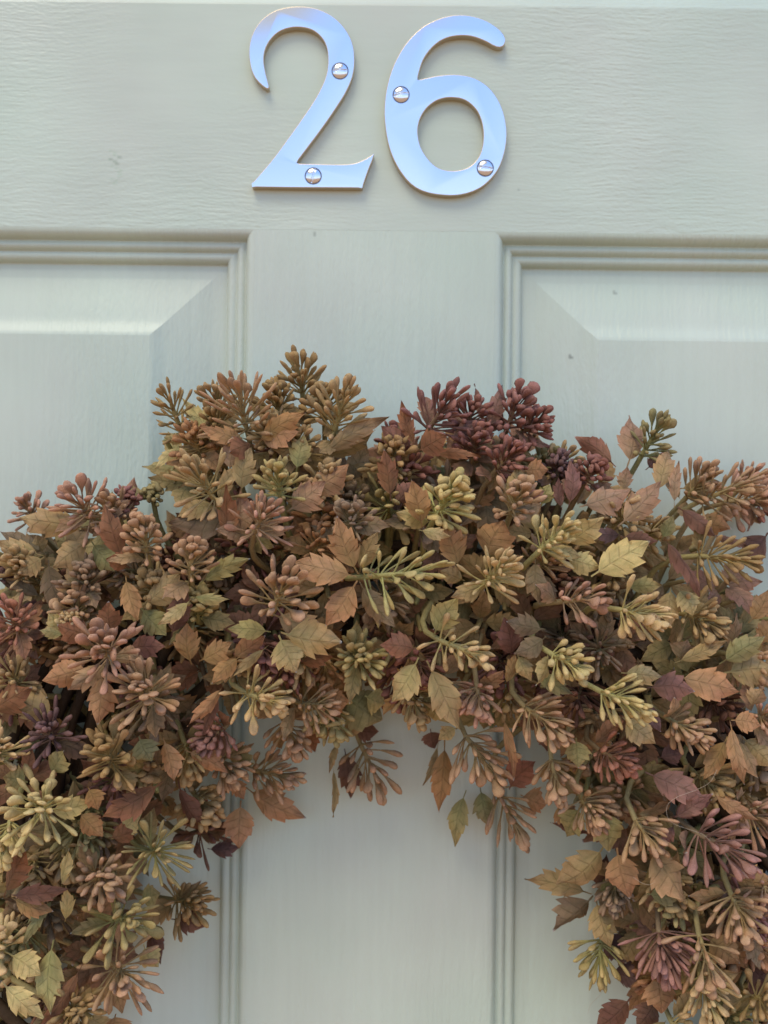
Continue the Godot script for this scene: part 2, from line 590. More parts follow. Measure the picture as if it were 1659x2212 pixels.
func make_door(upright: Material, level: Material) -> void:
	var root := thing("door", "pale sage painted panelled front door behind the wreath", "door", Vector3(0, -0.62, 0))
	var u := 2.2
	var xl := -0.0544
	var xr := 0.0444
	var yt := 0.1154
	var yr := 0.2076
	var lo := -0.62
	var hi := 0.42
	var wl := -0.31
	var wr := 0.30
	var off := Vector3(0, 0.62, 0)
	var b := Buf.new()
	slab(b, wl, wr, yt, yr, -0.04, 0.0, 0.00002, u, false)
	build("top_rail", b, level, root).position = off
	b = Buf.new()
	slab(b, xl, xr, lo, yt - 0.00002, -0.04, -0.00001, 0.00002, u, true)
	build("centre_stile", b, upright, root).position = off
	for s in 2:
		b = Buf.new()
		var a: float = [wl - 0.11, wr][s]
		slab(b, a, a + 0.11, lo, hi, -0.04, -0.0001, 0.0004, u, true)
		build("outer_stile", b, upright, root).position = off
	for s in 2:
		var x0: float = [wl, xr][s]
		var x1: float = [xl, wr][s]
		var y0 := lo + 0.1
		var prof := panel_profile()
		b = Buf.new()
		ringed(b, x0, x1, y0, yt, prof.slice(0, 20), u)
		var mould := build("panel_moulding", b, upright, root)
		mould.position = off
		b = Buf.new()
		ringed(b, x0, x1, y0, yt, prof.slice(19), u)
		flat(b, x0 + 0.0434, x1 - 0.0434, y0 + 0.0434, yt - 0.0434, -0.003, u, true)
		build("raised_panel", b, upright, root).position = off
	b = Buf.new()
	slab(b, wl, xl - 0.0001, lo, lo + 0.1, -0.04, -0.0002, 0.0003, u, false)
	slab(b, xr + 0.0001, wr, lo, lo + 0.1, -0.04, -0.0002, 0.0003, u, false)
	build("lower_rail", b, level, root).position = off
	# the sloping foot of the upper opening, above the rail
	b = Buf.new()
	var rows := [Vector2(0, 0), Vector2(0.8, -0.15), Vector2(2, -0.7), Vector2(9, -3.4), Vector2(12, -4.6), Vector2(14, -7.5), Vector2(30, -9.0), Vector2(212, -9.0)]
	for i in rows.size() - 1:
		var p: Vector2 = rows[i] * 0.001
		var q: Vector2 = rows[i + 1] * 0.001
		var nn := Vector3(0, -(q.y - p.y), q.x - p.x).normalized()
		var k := []
		for c in [Vector3(wl, yr + p.x, p.y), Vector3(wr, yr + p.x, p.y), Vector3(wr, yr + q.x, q.y), Vector3(wl, yr + q.x, q.y)]:
			k.append(b.add(c, nn, Color.WHITE, Vector2(c.x, c.y) * u))
		b.quad(k[0], k[1], k[2], k[3])
	build("upper_moulding", b, level, root).position = off
	b = Buf.new()
	flat(b, wl - 0.11, wr + 0.11, lo, hi, -0.041, u, true)
	build("back_board", b, upright, root).position = off


# ---------------------------------------------------------------- the numerals
func plate(outline: PackedVector2Array, hole: PackedVector2Array, thick: float, centre: Vector3) -> Array:
	# outline and hole in survey units; a polished plate with rounded edges
	var b := Buf.new()
	var rim := Buf.new()
	var loops := [outline]
	if hole.size():
		loops.append(hole)
	var fronts := []
	var rim_at := {}
	for li in loops.size():
		var pts: PackedVector2Array = loops[li]
		var n := pts.size()
		var world := PackedVector2Array()
		for p in pts:
			var w := place(p, thick * 1000.0)
			world.append(Vector2(w.x - centre.x, w.y - centre.y))
		var area := 0.0
		for i in n:
			area += world[i].cross(world[(i + 1) % n])
		var way := signf(area) * (1.0 if li == 0 else -1.0)
		var outs := []
		for i in n:
			var t := (world[(i + 1) % n] - world[(i - 1 + n) % n]).normalized()
			outs.append(Vector2(t.y, -t.x) * way)
		# the rounding narrows towards sharp corners, so that it never folds over itself
		var soft := []
		for i in n:
			var near := 1.0
			for k in range(-9, 10):
				var a := world[(i + k + n) % n]
				var turn := absf((a - world[(i + k - 1 + n) % n]).angle_to(world[(i + k + 1 + n) % n] - a))
				if turn > 0.45:
					near = minf(near, maxf(0.1, a.distance_to(world[i]) / 0.0016))
			soft.append(near)
		var steps := [[0.0, 0.0, 1.0, 0.0], [0.0, thick - 0.0004, 1.0, 0.0], [0.00006, thick - 0.0002, 0.85, 0.5], [0.00016, thick - 0.00006, 0.5, 0.87], [0.00032, thick, 0.09, 1.0]]
		var prev := []
		for part in 2:
			var into: Buf = [rim, b][part]
			prev = []
			for s in (steps if part == 0 else steps.slice(4)):
				var row := []
				for i in n:
					var o: Vector2 = outs[i]
					var p: Vector2 = world[i] - o * s[0] * soft[i]
					row.append(into.add(Vector3(p.x, p.y, s[1]), Vector3(o.x * s[2], o.y * s[2], s[3]).normalized()))
				if prev.size():
					for i in n:
						into.quad(prev[i], prev[(i + 1) % n], row[(i + 1) % n], row[i])
				prev = row
		var front := PackedVector2Array()
		for i in n:
			var q := Vector2(b.v[prev[i]].x, b.v[prev[i]].y)
			front.append(q)
			rim_at[q] = outs[i]
		fronts.append(front)
	var face: PackedVector2Array = fronts[0]
	if fronts.size() > 1:
		# join the hole to the outline along the shortest bridge
		var h: PackedVector2Array = fronts[1]
		var best := 1e9
		var bi := 0
		var bj := 0
		for i in face.size():
			for j in h.size():
				var dd := face[i].distance_squared_to(h[j])
				if dd < best:
					best = dd
					bi = i
					bj = j
		if Geometry2D.is_polygon_clockwise(face) == Geometry2D.is_polygon_clockwise(h):
			h.reverse()
			bj = h.size() - 1 - bj
		var joined := PackedVector2Array()
		for i in range(0, bi + 1):
			joined.append(face[i])
		for j in h.size() + 1:
			joined.append(h[(bj + j) % h.size()])
		for i in range(bi, face.size()):
			joined.append(face[i])
		face = joined
	var large := PackedVector2Array()
	for p in face:
		large.append(p * 10000.0)
	var tris := Geometry2D.triangulate_polygon(large)
	var start := b.v.size()
	for p in face:
		# the plate was buffed by hand: its face is softly domed and never quite flat
		var nx := 0.012 * sin(p.x * 190.0 + p.y * 80.0) + 0.010 * sin(p.y * 230.0)
		var ny := 0.012 * sin(p.y * 170.0 - p.x * 120.0 + 1.0)
		var lean := Vector2.ZERO
		if rim_at.has(p):
			lean = rim_at[p]
		b.add(Vector3(p.x, p.y, thick), Vector3(nx + lean.x * 0.055, ny + lean.y * 0.055, 1.0).normalized())
	if tris.is_empty():
		push_error("numeral face was not filled")
	for i in range(0, tris.size(), 3):
		b.tri(start + tris[i], start + tris[i + 1], start + tris[i + 2])
	return [b, rim]


func screw(parent: Node3D, at: Vector2, turn: float, m: Material, dark: Material, centre: Vector3, thick: float) -> void:
	var w := place(at, thick * 1000.0) - centre
	var r := 0.0031
	var b := Buf.new()
	var rings := 26
	var seg := 64
	var rows := []
	for i in rings + 1:
		var f := float(i) / rings
		var row := []
		for k in seg:
			var a := TAU * k / seg
			var q := Vector2(cos(a), sin(a)) * r * f
			row.append(Vector3(q.x, q.y, dome(q, r, turn)))
		rows.append(row)
	var ids := []
	for i in rings + 1:
		var row := []
		for k in seg:
			var p: Vector3 = rows[i][k]
			var e := 0.00004
			var gx := (dome(Vector2(p.x + e, p.y), r, turn) - dome(Vector2(p.x - e, p.y), r, turn)) / (2.0 * e)
			var gy := (dome(Vector2(p.x, p.y + e), r, turn) - dome(Vector2(p.x, p.y - e), r, turn)) / (2.0 * e)
			row.append(b.add(p, Vector3(-gx, -gy, 1.0).normalized()))
		ids.append(row)
	for i in rings:
		for k in seg:
			b.quad(ids[i][k], ids[i][(k + 1) % seg], ids[i + 1][(k + 1) % seg], ids[i + 1][k])
	var o := build("screw", b, m, parent)
	o.position = w + Vector3(0, 0, 0.00005)
	# the countersink's dark rim around the head
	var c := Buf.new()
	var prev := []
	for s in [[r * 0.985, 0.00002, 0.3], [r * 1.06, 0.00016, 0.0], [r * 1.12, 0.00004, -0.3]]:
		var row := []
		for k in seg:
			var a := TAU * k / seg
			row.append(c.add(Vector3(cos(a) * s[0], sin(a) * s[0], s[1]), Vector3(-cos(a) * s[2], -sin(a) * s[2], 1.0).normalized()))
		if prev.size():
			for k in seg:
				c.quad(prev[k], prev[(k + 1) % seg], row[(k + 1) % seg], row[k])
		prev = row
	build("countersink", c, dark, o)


func dome(q: Vector2, r: float, turn: float) -> float:
	var f := minf(q.length() / r, 1.0)
	var z := 0.0011 * sqrt(maxf(0.0, 1.0 - f * f * 0.97)) - 0.00018
	var across := absf(q.rotated(-turn).y)
	return z - 0.00055 * (1.0 - smoothstep(0.00022, 0.0004, across)) * (1.0 - smoothstep(0.9, 0.98, f))


# ---------------------------------------------------------------- the scene
func _ready() -> void:
	rng.seed = 2026
	mottle.seed = 8
	mottle.frequency = 0.12
	mottle.fractal_octaves = 2
	# camera
	var cam := Camera3D.new()
	cam.name = "camera"
	cam.position = Vector3(0, 0, D)
	cam.rotation.z = ROLL
	cam.near = 0.02
	cam.far = 50.0
	var lens := CameraAttributesPhysical.new()
	lens.frustum_focal_length = 21.7
	lens.exposure_aperture = 7.0
	lens.frustum_focus_distance = 0.325
	cam.attributes = lens
	add_child(cam)
	cam.keep_aspect = Camera3D.KEEP_HEIGHT
	cam.fov = rad_to_deg(2.0 * atan(0.21 / D))
	# sky and light
	var env := Environment.new()
	env.background_mode = Environment.BG_SKY
	var sky := Sky.new()
	var air := ProceduralSkyMaterial.new()
	air.sky_top_color = Color(0.455, 0.59, 0.82)
	air.sky_horizon_color = Color(0.8, 0.85, 0.88)
	air.sky_curve = 0.22
	air.ground_horizon_color = Color(0.60, 0.48, 0.41)
	air.ground_bottom_color = Color(0.56, 0.46, 0.38)
	air.ground_curve = 0.1
	air.sky_energy_multiplier = 1.0
	air.sun_angle_max = 1.0
	sky.sky_material = air
	env.sky = sky
	env.background_energy_multiplier = 0.98
	env.tonemap_mode = Environment.TONE_MAPPER_LINEAR
	env.tonemap_exposure = 2.38
	env.sdfgi_enabled = true
	env.ssao_enabled = true
	env.ssil_enabled = true
	var we := WorldEnvironment.new()
	we.name = "environment"
	we.environment = env
	add_child(we)
	var sun := DirectionalLight3D.new()
	sun.name = "sun"
	sun.light_energy = 0.27
	sun.light_color = Color(1.0, 0.95, 0.86)
	sun.light_angular_distance = 28.0
	sun.shadow_enabled = true
	sun.basis = Basis.looking_at(-Vector3(-0.42, 1.5, 0.85))
	add_child(sun)

	# materials
	var u_grain := ImageTexture.create_from_image(grain_image(1024, 16.0, 220.0, 3, 0.7))
	var l_grain := ImageTexture.create_from_image(grain_image(1024, 20.0, 250.0, 11, 0.8))
	var u_tone := ImageTexture.create_from_image(tone_image(512, 6.0, 120.0, 21))
	var l_tone := ImageTexture.create_from_image(tone_image(512, 8.0, 70.0, 33, true))
	var upright := paint(u_grain, u_tone, 0.055)
	var level := paint(l_grain, l_tone, 0.045)
	make_door(upright, level)
	make_numerals()
	make_palette()
	make_wreath()
	make_hairs()


func make_numerals() -> void:
	var chrome := StandardMaterial3D.new()
	chrome.albedo_color = Color(0.86, 0.88, 0.91)
	chrome.metallic = 1.0
	chrome.roughness = 0.17
	var edge := StandardMaterial3D.new()
	edge.albedo_color = Color(0.8, 0.73, 0.63)
	edge.metallic = 1.0
	edge.roughness = 0.42
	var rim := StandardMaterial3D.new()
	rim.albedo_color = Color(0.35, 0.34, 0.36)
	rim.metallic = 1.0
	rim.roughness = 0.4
	frame(464.5, 0, 0.42)
	var t := 0.0034
	var two := PackedVector2Array()
	for p in [[278, 448], [262, 454], [216, 414], [190, 368], [177, 312], [174, 258], [183, 200], [206, 145], [246, 95], [300, 58], [360, 39], [430, 32], [500, 38], [560, 57], [615, 90],
			[660, 135], [695, 190], [713, 245], [718, 300], [716, 350], [706, 398], [690, 440]]:
		two.append(spot(p[0], p[1]))
	for p in [[665, 490], [630, 545], [590, 605], [540, 675], [480, 755], [418, 837], [440, 841], [540, 843], [640, 845], [700, 842], [740, 832], [780, 813], [818, 790], [810, 822], [790, 872],
			[757, 967], [600, 966], [400, 965], [190, 962], [188, 945], [230, 896], [300, 813], [380, 704]]:
		two.append(spot(p[0], p[1]))
	for p in [[450, 605], [510, 515], [550, 440], [572, 380], [580, 320], [577, 260], [562, 215], [535, 180], [500, 155], [460, 143], [410, 140], [360, 150], [320, 170], [285, 205], [262, 245], [252, 285],
			[252, 325], [260, 370], [270, 410]]:
		two.append(spot(p[0], p[1]))
	var sharp := [27, 34, 37, 40, 41]
	var c := place(spot(450, 960), 0.0)
	var o := thing("house_number", "polished metal numeral two on the left, with a flat foot and hooked top", "house number", c, "house number digits")
	var made := plate(catmull(two, true, 10, sharp), PackedVector2Array(), t, c)
	build("rim", made[1], edge, build("numeral", made[0], chrome, o))
	screw(o, spot(643, 365), 0.05, chrome, rim, c, t)
	screw(o, spot(505, 905), 1.3, chrome, rim, c, t)

	var six := PackedVector2Array()
	for p in [[1462, 243], [1482, 236], [1493, 218], [1494, 198], [1480, 170], [1450, 140], [1400, 108], [1340, 86], [1275, 76], [1215, 79], [1150, 96], [1080, 130], [1020, 180], [970, 240], [925, 320], [895, 400],
			[876, 490], [870, 580], [876, 660], [890, 738]]:
		six.append(spot(p[0], p[1]))
	for p in [[912, 805], [945, 870], [990, 930], [1040, 970], [1100, 993], [1170, 1004], [1240, 1005], [1310, 991], [1370, 963], [1420, 920], [1460, 865], [1485, 800], [1499, 730], [1500, 660], [1485, 580],
			[1455, 510], [1410, 450], [1350, 408], [1290, 388], [1220, 382]]:
		six.append(spot(p[0], p[1]))
	for p in [[1150, 388], [1090, 400], [1040, 412], [1050, 370], [1068, 315], [1095, 270], [1135, 228], [1180, 200], [1230, 186], [1285, 183], [1335, 191], [1390, 212], [1435, 236]]:
		six.append(spot(p[0], p[1]))
	var hole := PackedVector2Array()
	for p in [[1212, 502], [1265, 508], [1310, 531], [1350, 575], [1372, 630], [1380, 690], [1376, 745], [1360, 798], [1330, 840], [1290, 866], [1240, 877], [1190, 875], [1140, 857], [1095, 815], [1060, 758], [1045, 700],
			[1045, 650], [1060, 600], [1090, 555], [1130, 523], [1170, 507]]:
		hole.append(spot(p[0], p[1]))
	c = place(spot(1190, 1004), 0.0)
	o = thing("house_number", "polished metal numeral six on the right, with an open round bowl", "house number", c, "house number digits")
	made = plate(catmull(six, true, 10, [42]), catmull(hole, true, 14), t, c)
	build("rim", made[1], edge, build("numeral", made[0], chrome, o))
	screw(o, spot(957, 487), 0.2, chrome, rim, c, t)
	screw(o, spot(1390, 865), -0.1, chrome, rim, c, t)

	# a ring knocker that shows through one gap of the wreath
	frame(0, 0, 1)
	c = place(Vector2(776, 1400), 0.0)
	o = thing("door_knocker", "polished metal ring knocker glimpsed through a gap in the wreath", "door knocker", c)
	var b := Buf.new()
	var pts := []
	for k in 41:
		var a := TAU * k / 40.0 + 0.3
		pts.append(place(Vector2(776 + 40 * cos(a), 1384 + 34 * sin(a)), 11.0) - c)
	tube(b, pts, 0.0024, 0.0024, 12, Color.WHITE, Color.WHITE)
	build("ring", b, chrome, o)
	b = Buf.new()
	pts = [Vector3(0, 0.009, 0.0), Vector3(0, 0.009, 0.004), Vector3(0, 0.009, 0.013)]
	tube(b, pts, 0.007, 0.004, 20, Color.WHITE, Color.WHITE)
	build("boss", b, chrome, o)


func make_palette() -> void:
	pal["Y"] = [rgb(158, 143, 78), rgb(180, 146, 86)]
	pal["Yb"] = [rgb(166, 146, 86), rgb(184, 150, 94)]
	pal["Yt"] = [rgb(165, 140, 84), rgb(184, 142, 96)]
	pal["YO"] = [rgb(140, 126, 70), rgb(160, 130, 78)]
	pal["OL"] = [rgb(118, 110, 66), rgb(138, 116, 74)]
	pal["YG"] = [rgb(150, 138, 80), rgb(168, 138, 82)]
	pal["T"] = [rgb(152, 122, 74), rgb(164, 124, 82)]
	pal["TP"] = [rgb(148, 116, 76), rgb(168, 120, 90)]
	pal["TB"] = [rgb(142, 112, 64), rgb(152, 112, 68)]
	pal["P"] = [rgb(148, 112, 82), rgb(170, 116, 96)]
	pal["PR"] = [rgb(138, 90, 66), rgb(158, 94, 76)]
	pal["M"] = [rgb(122, 80, 72), rgb(142, 88, 84)]
	pal["DM"] = [rgb(92, 64, 64), rgb(112, 76, 78)]
	pal["MR"] = [rgb(120, 76, 60), rgb(140, 84, 76)]
	pal["GB"] = [rgb(122, 100, 72), rgb(140, 106, 86)]
	pal["R"] = [rgb(124, 78, 48), rgb(140, 82, 52)]
	pal["R2"] = [rgb(160, 114, 72), rgb(168, 108, 74)]
	pal["DR"] = [rgb(104, 66, 54), rgb(118, 74, 60)]
	pal["D"] = [rgb(98, 78, 58), rgb(110, 84, 64)]
	pal["O"] = [rgb(150, 110, 60), rgb(162, 106, 66)]
	pal["Yl"] = [rgb(176, 150, 88), rgb(190, 156, 94)]
	pal["MP"] = [rgb(124, 84, 74), rgb(150, 98, 92)]
	pal["S"] = [rgb(140, 126, 74), rgb(140, 126, 74)]
	var maps := leaf_maps()
	leaf_mat = StandardMaterial3D.new()
	leaf_mat.vertex_color_use_as_albedo = true
	leaf_mat.albedo_texture = maps[0]
	leaf_mat.roughness = 0.8
	leaf_mat.metallic_specular = 0.3
	leaf_mat.heightmap_enabled = true
	leaf_mat.heightmap_texture = maps[1]
	leaf_mat.heightmap_scale = 0.05
	leaf_mat.backlight_enabled = true
	leaf_mat.backlight = Color(0.32, 0.3, 0.24)
	var felt := felt_image()
	bud_mat = StandardMaterial3D.new()
	bud_mat.vertex_color_use_as_albedo = true
	bud_mat.albedo_texture = felt[0]
	bud_mat.uv1_triplanar = true
	bud_mat.uv1_scale = Vector3(28, 28, 28)
	bud_mat.roughness = 0.9
	bud_mat.metallic_specular = 0.18
	bud_mat.heightmap_enabled = true
	bud_mat.heightmap_texture = felt[1]
	bud_mat.heightmap_scale = 0.035
	stem_mat = bud_mat.duplicate()
	stem_mat.roughness = 0.6


func make_wreath() -> void:
	shift = place(RING, 0.0)
	wreath = thing("wreath", "round artificial autumn wreath of tan, ochre and mauve bud sprigs hanging on the door", "wreath", shift)
	# the ring of twigs the sprigs are tied to
	for k in 16:
		var b := Buf.new()
		var pts := []
		var ph := rng.randf() * TAU
		var off := rng.randf_range(0.5, 1.0)
		var turns := rng.randi_range(2, 5)
		for i in 97:
			var a := TAU * i / 96.0
			var q := a * turns + ph
			var rad := (862.0 + 150.0 * off * cos(q)) * STEP * 0.95
			pts.append(Vector3(cos(a) * rad, sin(a) * rad, 0.016 + 0.011 * off * sin(q) + 0.001 * sin(a * 17.0 + k)))
		tube(b, pts, rng.randf_range(0.0015, 0.0028), 0.002, 7, rgb(70, 52, 40), rgb(62, 44, 38))
		build("twig", b, stem_mat, wreath)
	sprigs_upper()
	sprigs_left()
	sprigs_middle()
	sprigs_right()
	sprigs_lower_right()
	sprigs_behind()
	fillers()


func fillers() -> void:
	var kinds := ["T", "GB", "DR", "MR", "OL", "TB", "R2", "TP", "YO", "M", "O", "T", "D"]
	for i in 400:
		var a := rng.randf_range(PI * 0.93, PI * 2.07)
		var rr := rng.randf_range(-0.86, 0.86)
		var p := RING + Vector2(cos(a), sin(a)) * (870.0 + 330.0 * rr)
		if i > 290:
			# the inner rim: both flanks and the crown of the opening
			a = [rng.randf_range(PI * 0.98, PI * 1.3), rng.randf_range(PI * 1.7, PI * 2.02), rng.randf_range(PI * 1.35, PI * 1.65)][i % 3]
			rr = rng.randf_range(-0.95, -0.4)
			p = RING + Vector2(cos(a), sin(a)) * (870.0 + 330.0 * rr)
		elif i > 210:
			a = rng.randf_range(PI * 1.1, PI * 1.9)
			rr = rng.randf_range(0.1, 0.85)
			p = RING + Vector2(cos(a), sin(a)) * (870.0 + 330.0 * rr)
		var depth := rng.randf_range(0.18, 0.62)
		var which: String = kinds[rng.randi() % kinds.size()]
		var lean := rng.randf_range(-0.5, 0.5)
		var out := (Vector2(cos(a + lean), sin(a + lean)) * signf(rr + rng.randf_range(-0.25, 0.25)))
		var buds := rng.randf() < 0.4
		if p.x < -160 or p.x > 1820 or p.y > 2380 or (p - Vector2(765, 1370)).length() < 75.0 or absf(rr) > 0.72 and buds:
			continue
		var h := maxf(rise(p) * depth, 7.0)
		var base := place(p, h)
		var d := Vector3(out.x * 0.8 * absf(rr), -out.y * 0.8 * absf(rr), 0.75).normalized()
		var top := base + d * rng.randf_range(0.006, 0.011)
		grow(base, top, rng.randf_range(0.012, 0.016), which, rng.randi_range(4, 6), false, false, 0.8 if buds else 0.0)


func sprigs_behind() -> void:
	# smaller sprigs tucked between the ones in front
	frame(0, 0, 1)
	for q in [[470, 1635, 505, 1660, 66, "TP"], [395, 1600, 420, 1640, 66, "TB"], [418, 1715, 452, 1742, 62, "T"], [610, 1555, 642, 1592, 66, "TP"], [700, 1520, 722, 1562, 60, "YO"],
			[880, 1490, 902, 1530, 58, "T"], [1480, 1325, 1522, 1345, 70, "T"], [1590, 1415, 1630, 1430, 66, "TP"], [1500, 1670, 1530, 1690, 66, "TB"], [1600, 1750, 1640, 1765, 66, "P"],
			[1430, 1890, 1450, 1930, 66, "T"], [1600, 2010, 1630, 2040, 70, "R2"], [1330, 1900, 1320, 1930, 56, "GB"]]:
		sprig(q[0], q[1], q[2], q[3], q[4], q[5], -7.0, 0.5, 3)
	for q in [[40, 1485, 40, 1450, 66, "T"], [170, 1335, 172, 1300, 66, "TP"], [60, 1245, 50, 1210, 60, "T"], [335, 1295, 340, 1260, 62, "T"], [425, 1335, 430, 1300, 60, "YO"],
			[505, 1450, 520, 1420, 60, "T"], [700, 1070, 705, 1030, 64, "T"], [850, 1015, 850, 970, 66, "TB"], [590, 970, 590, 925, 66, "T"], [470, 950, 468, 905, 60, "TB"], [905, 1140, 910, 1110, 56, "GB"],
			[1330, 1135, 1350, 1105, 64, "T"], [1020, 990, 1030, 950, 62, "MR"], [260, 1130, 255, 1090, 62, "TP"], [1160, 1230, 1180, 1200, 60, "TP"], [680, 1200, 690, 1170, 58, "O"], [600, 905, 602, 855, 62, "TB"], [478, 905, 468, 855, 60, "T"], [700, 915, 704, 860, 60, "TB"], [432, 985, 425, 940, 58, "O"],
			[1480, 1080, 1512, 1030, 68, "TP"], [1590, 1065, 1615, 1030, 62, "P"], [1010, 930, 1015, 885, 62, "M"], [640, 985, 645, 945, 60, "T"]]:
		sprig(q[0], q[1], q[2], q[3], q[4], q[5], -7.0, 0.5, 3)


func sprigs_upper() -> void:
	frame(0, 0, 1)
	sprig(396, 948, 372, 852, 66, "TB", -6, 0.3, 0)
	blade(395, 965, 340, 1008, 26, "Yl", -4)
	blade(402, 955, 358, 945, 22, "Yl", -4)
	blade(455, 955, 398, 868, 32, "Yl", 0)
	sprig(535, 945, 528, 858, 98, "TP", 0, 0.55, 2)
	blade(552, 962, 652, 898, 46, "O", 4, 8)
	blade(540, 962, 442, 925, 44, "O", 2, 6)
	blade(545, 960, 500, 975, 50, "R", 4, 10)
	blade(560, 950, 640, 935, 56, "R2", 1, 8)
	sprig(655, 876, 650, 796, 72, "TB", -10, 0.2, 3)
	sprig(716, 950, 752, 852, 82, "T", -2, 0.4, 1)
	blade(690, 990, 828, 908, 40, "TP", -2)
	blade(690, 990, 800, 935, 44, "T", -6)
	blade(688, 985, 592, 968, 40, "TB", -2)
	sprig(468, 1088, 436, 1028, 88, "T", 2, 0.5, 2)
	blade(495, 1020, 500, 950, 52, "P", 2)
	blade(522, 1068, 540, 975, 48, "T", 2)
	blade(530, 1120, 380, 1130, 70, "GB", -3)
	sprig(606, 1078, 604, 1022, 66, "YO", 4, 0.4, 1)
	blade(640, 1020, 655, 945, 42, "YG", 0)
	blade(655, 1068, 746, 1008, 58, "R2", 2)
	blade(620, 1105, 694, 1045, 60, "P", 4)
	sprig(545, 1160, 578, 1100, 74, "P", 4, 0.5, 2)
	blade(500, 1180, 492, 1058, 42, "R", 6)
	blade(520, 1165, 520, 1065, 50, "P", 3)
	sprig(760, 1148, 760, 1108, 62, "GB", 2, 0.5, 2)
	frame(829.5, 829.5, 0.25)
	sprig(360, 430, 540, 170, 330, "M", -2, 0.4, 2)
	blade(275, 560, 160, 180, 115, "R", 4)
	blade(255, 545, 0, 380, 175, "MR", 2)
	blade(290, 580, 525, 450, 220, "R", 8, 6, 0.1)
	blade(390, 610, 795, 630, 90, "R", 5)
	blade(600, 500, 820, 330, 150, "MP", -4)
	sprig(1050, 430, 1130, 140, 290, "M", -6, 0.3, 2)
	blade(890, 410, 1012, 50, 140, "MP", 0)
	blade(880, 400, 790, 30, 60, "MR", -8)
	sprig(1180, 420, 1330, 330, 230, "MR", -8, 0.3, 1)
	sprig(950, 770, 1110, 580, 235, "MR", 0, 0.4, 2)
	blade(860, 640, 900, 440, 110, "GB", -2)
	blade(1200, 760, 1400, 740, 170, "R2", -6)
	sprig(430, 1175, 590, 900, 300, "Y", 6, 0.55, 1, true)
	blade(330, 1240, 245, 860, 200, "O", 10, 6, 0.35)
	blade(300, 1260, 545, 1310, 105, "Yt", 12, 8)
	blade(60, 1010, 5, 600, 160, "R", 2)
	blade(90, 1040, 250, 860, 170, "MR", 0)
	blade(650, 1600, 530, 1230, 215, "O", 5)
	blade(880, 1520, 1030, 1205, 310, "O", 3)
	sprig(1090, 1150, 1140, 930, 260, "TP", 4, 0.4, 1)
	blade(1090, 1110, 1150, 730, 200, "T", 2)
	blade(1170, 1040, 1370, 930, 110, "MP", 4)
	sprig(1330, 1465, 1520, 1230, 280, "Yb", 8, 0.5, 1, true)
	blade(1360, 1060, 1425, 880, 135, "YG", 4)
	blade(1560, 1400, 1870, 1180, 230, "Yl", 6, 8)
	blade(1310, 1500, 1345, 1870, 165, "GB", 4)
	blade(1560, 1500, 1840, 1580, 190, "Yl", 4)
	sprig(850, 1750, 1010, 1550, 285, "Yt", 8, 0.6, 2, true)
	blade(700, 1700, 500, 1620, 140, "T", 2)
	sprig(1480, 860, 1520, 640, 165, "DM", -12, 0.2, 2)
	sprig(1600, 870, 1640, 760, 140, "DM", -10, 0.2, 1)
	blade(1590, 1070, 1605, 690, 135, "M", 0)
	blade(1540, 1090, 1510, 830, 85, "M", -2)


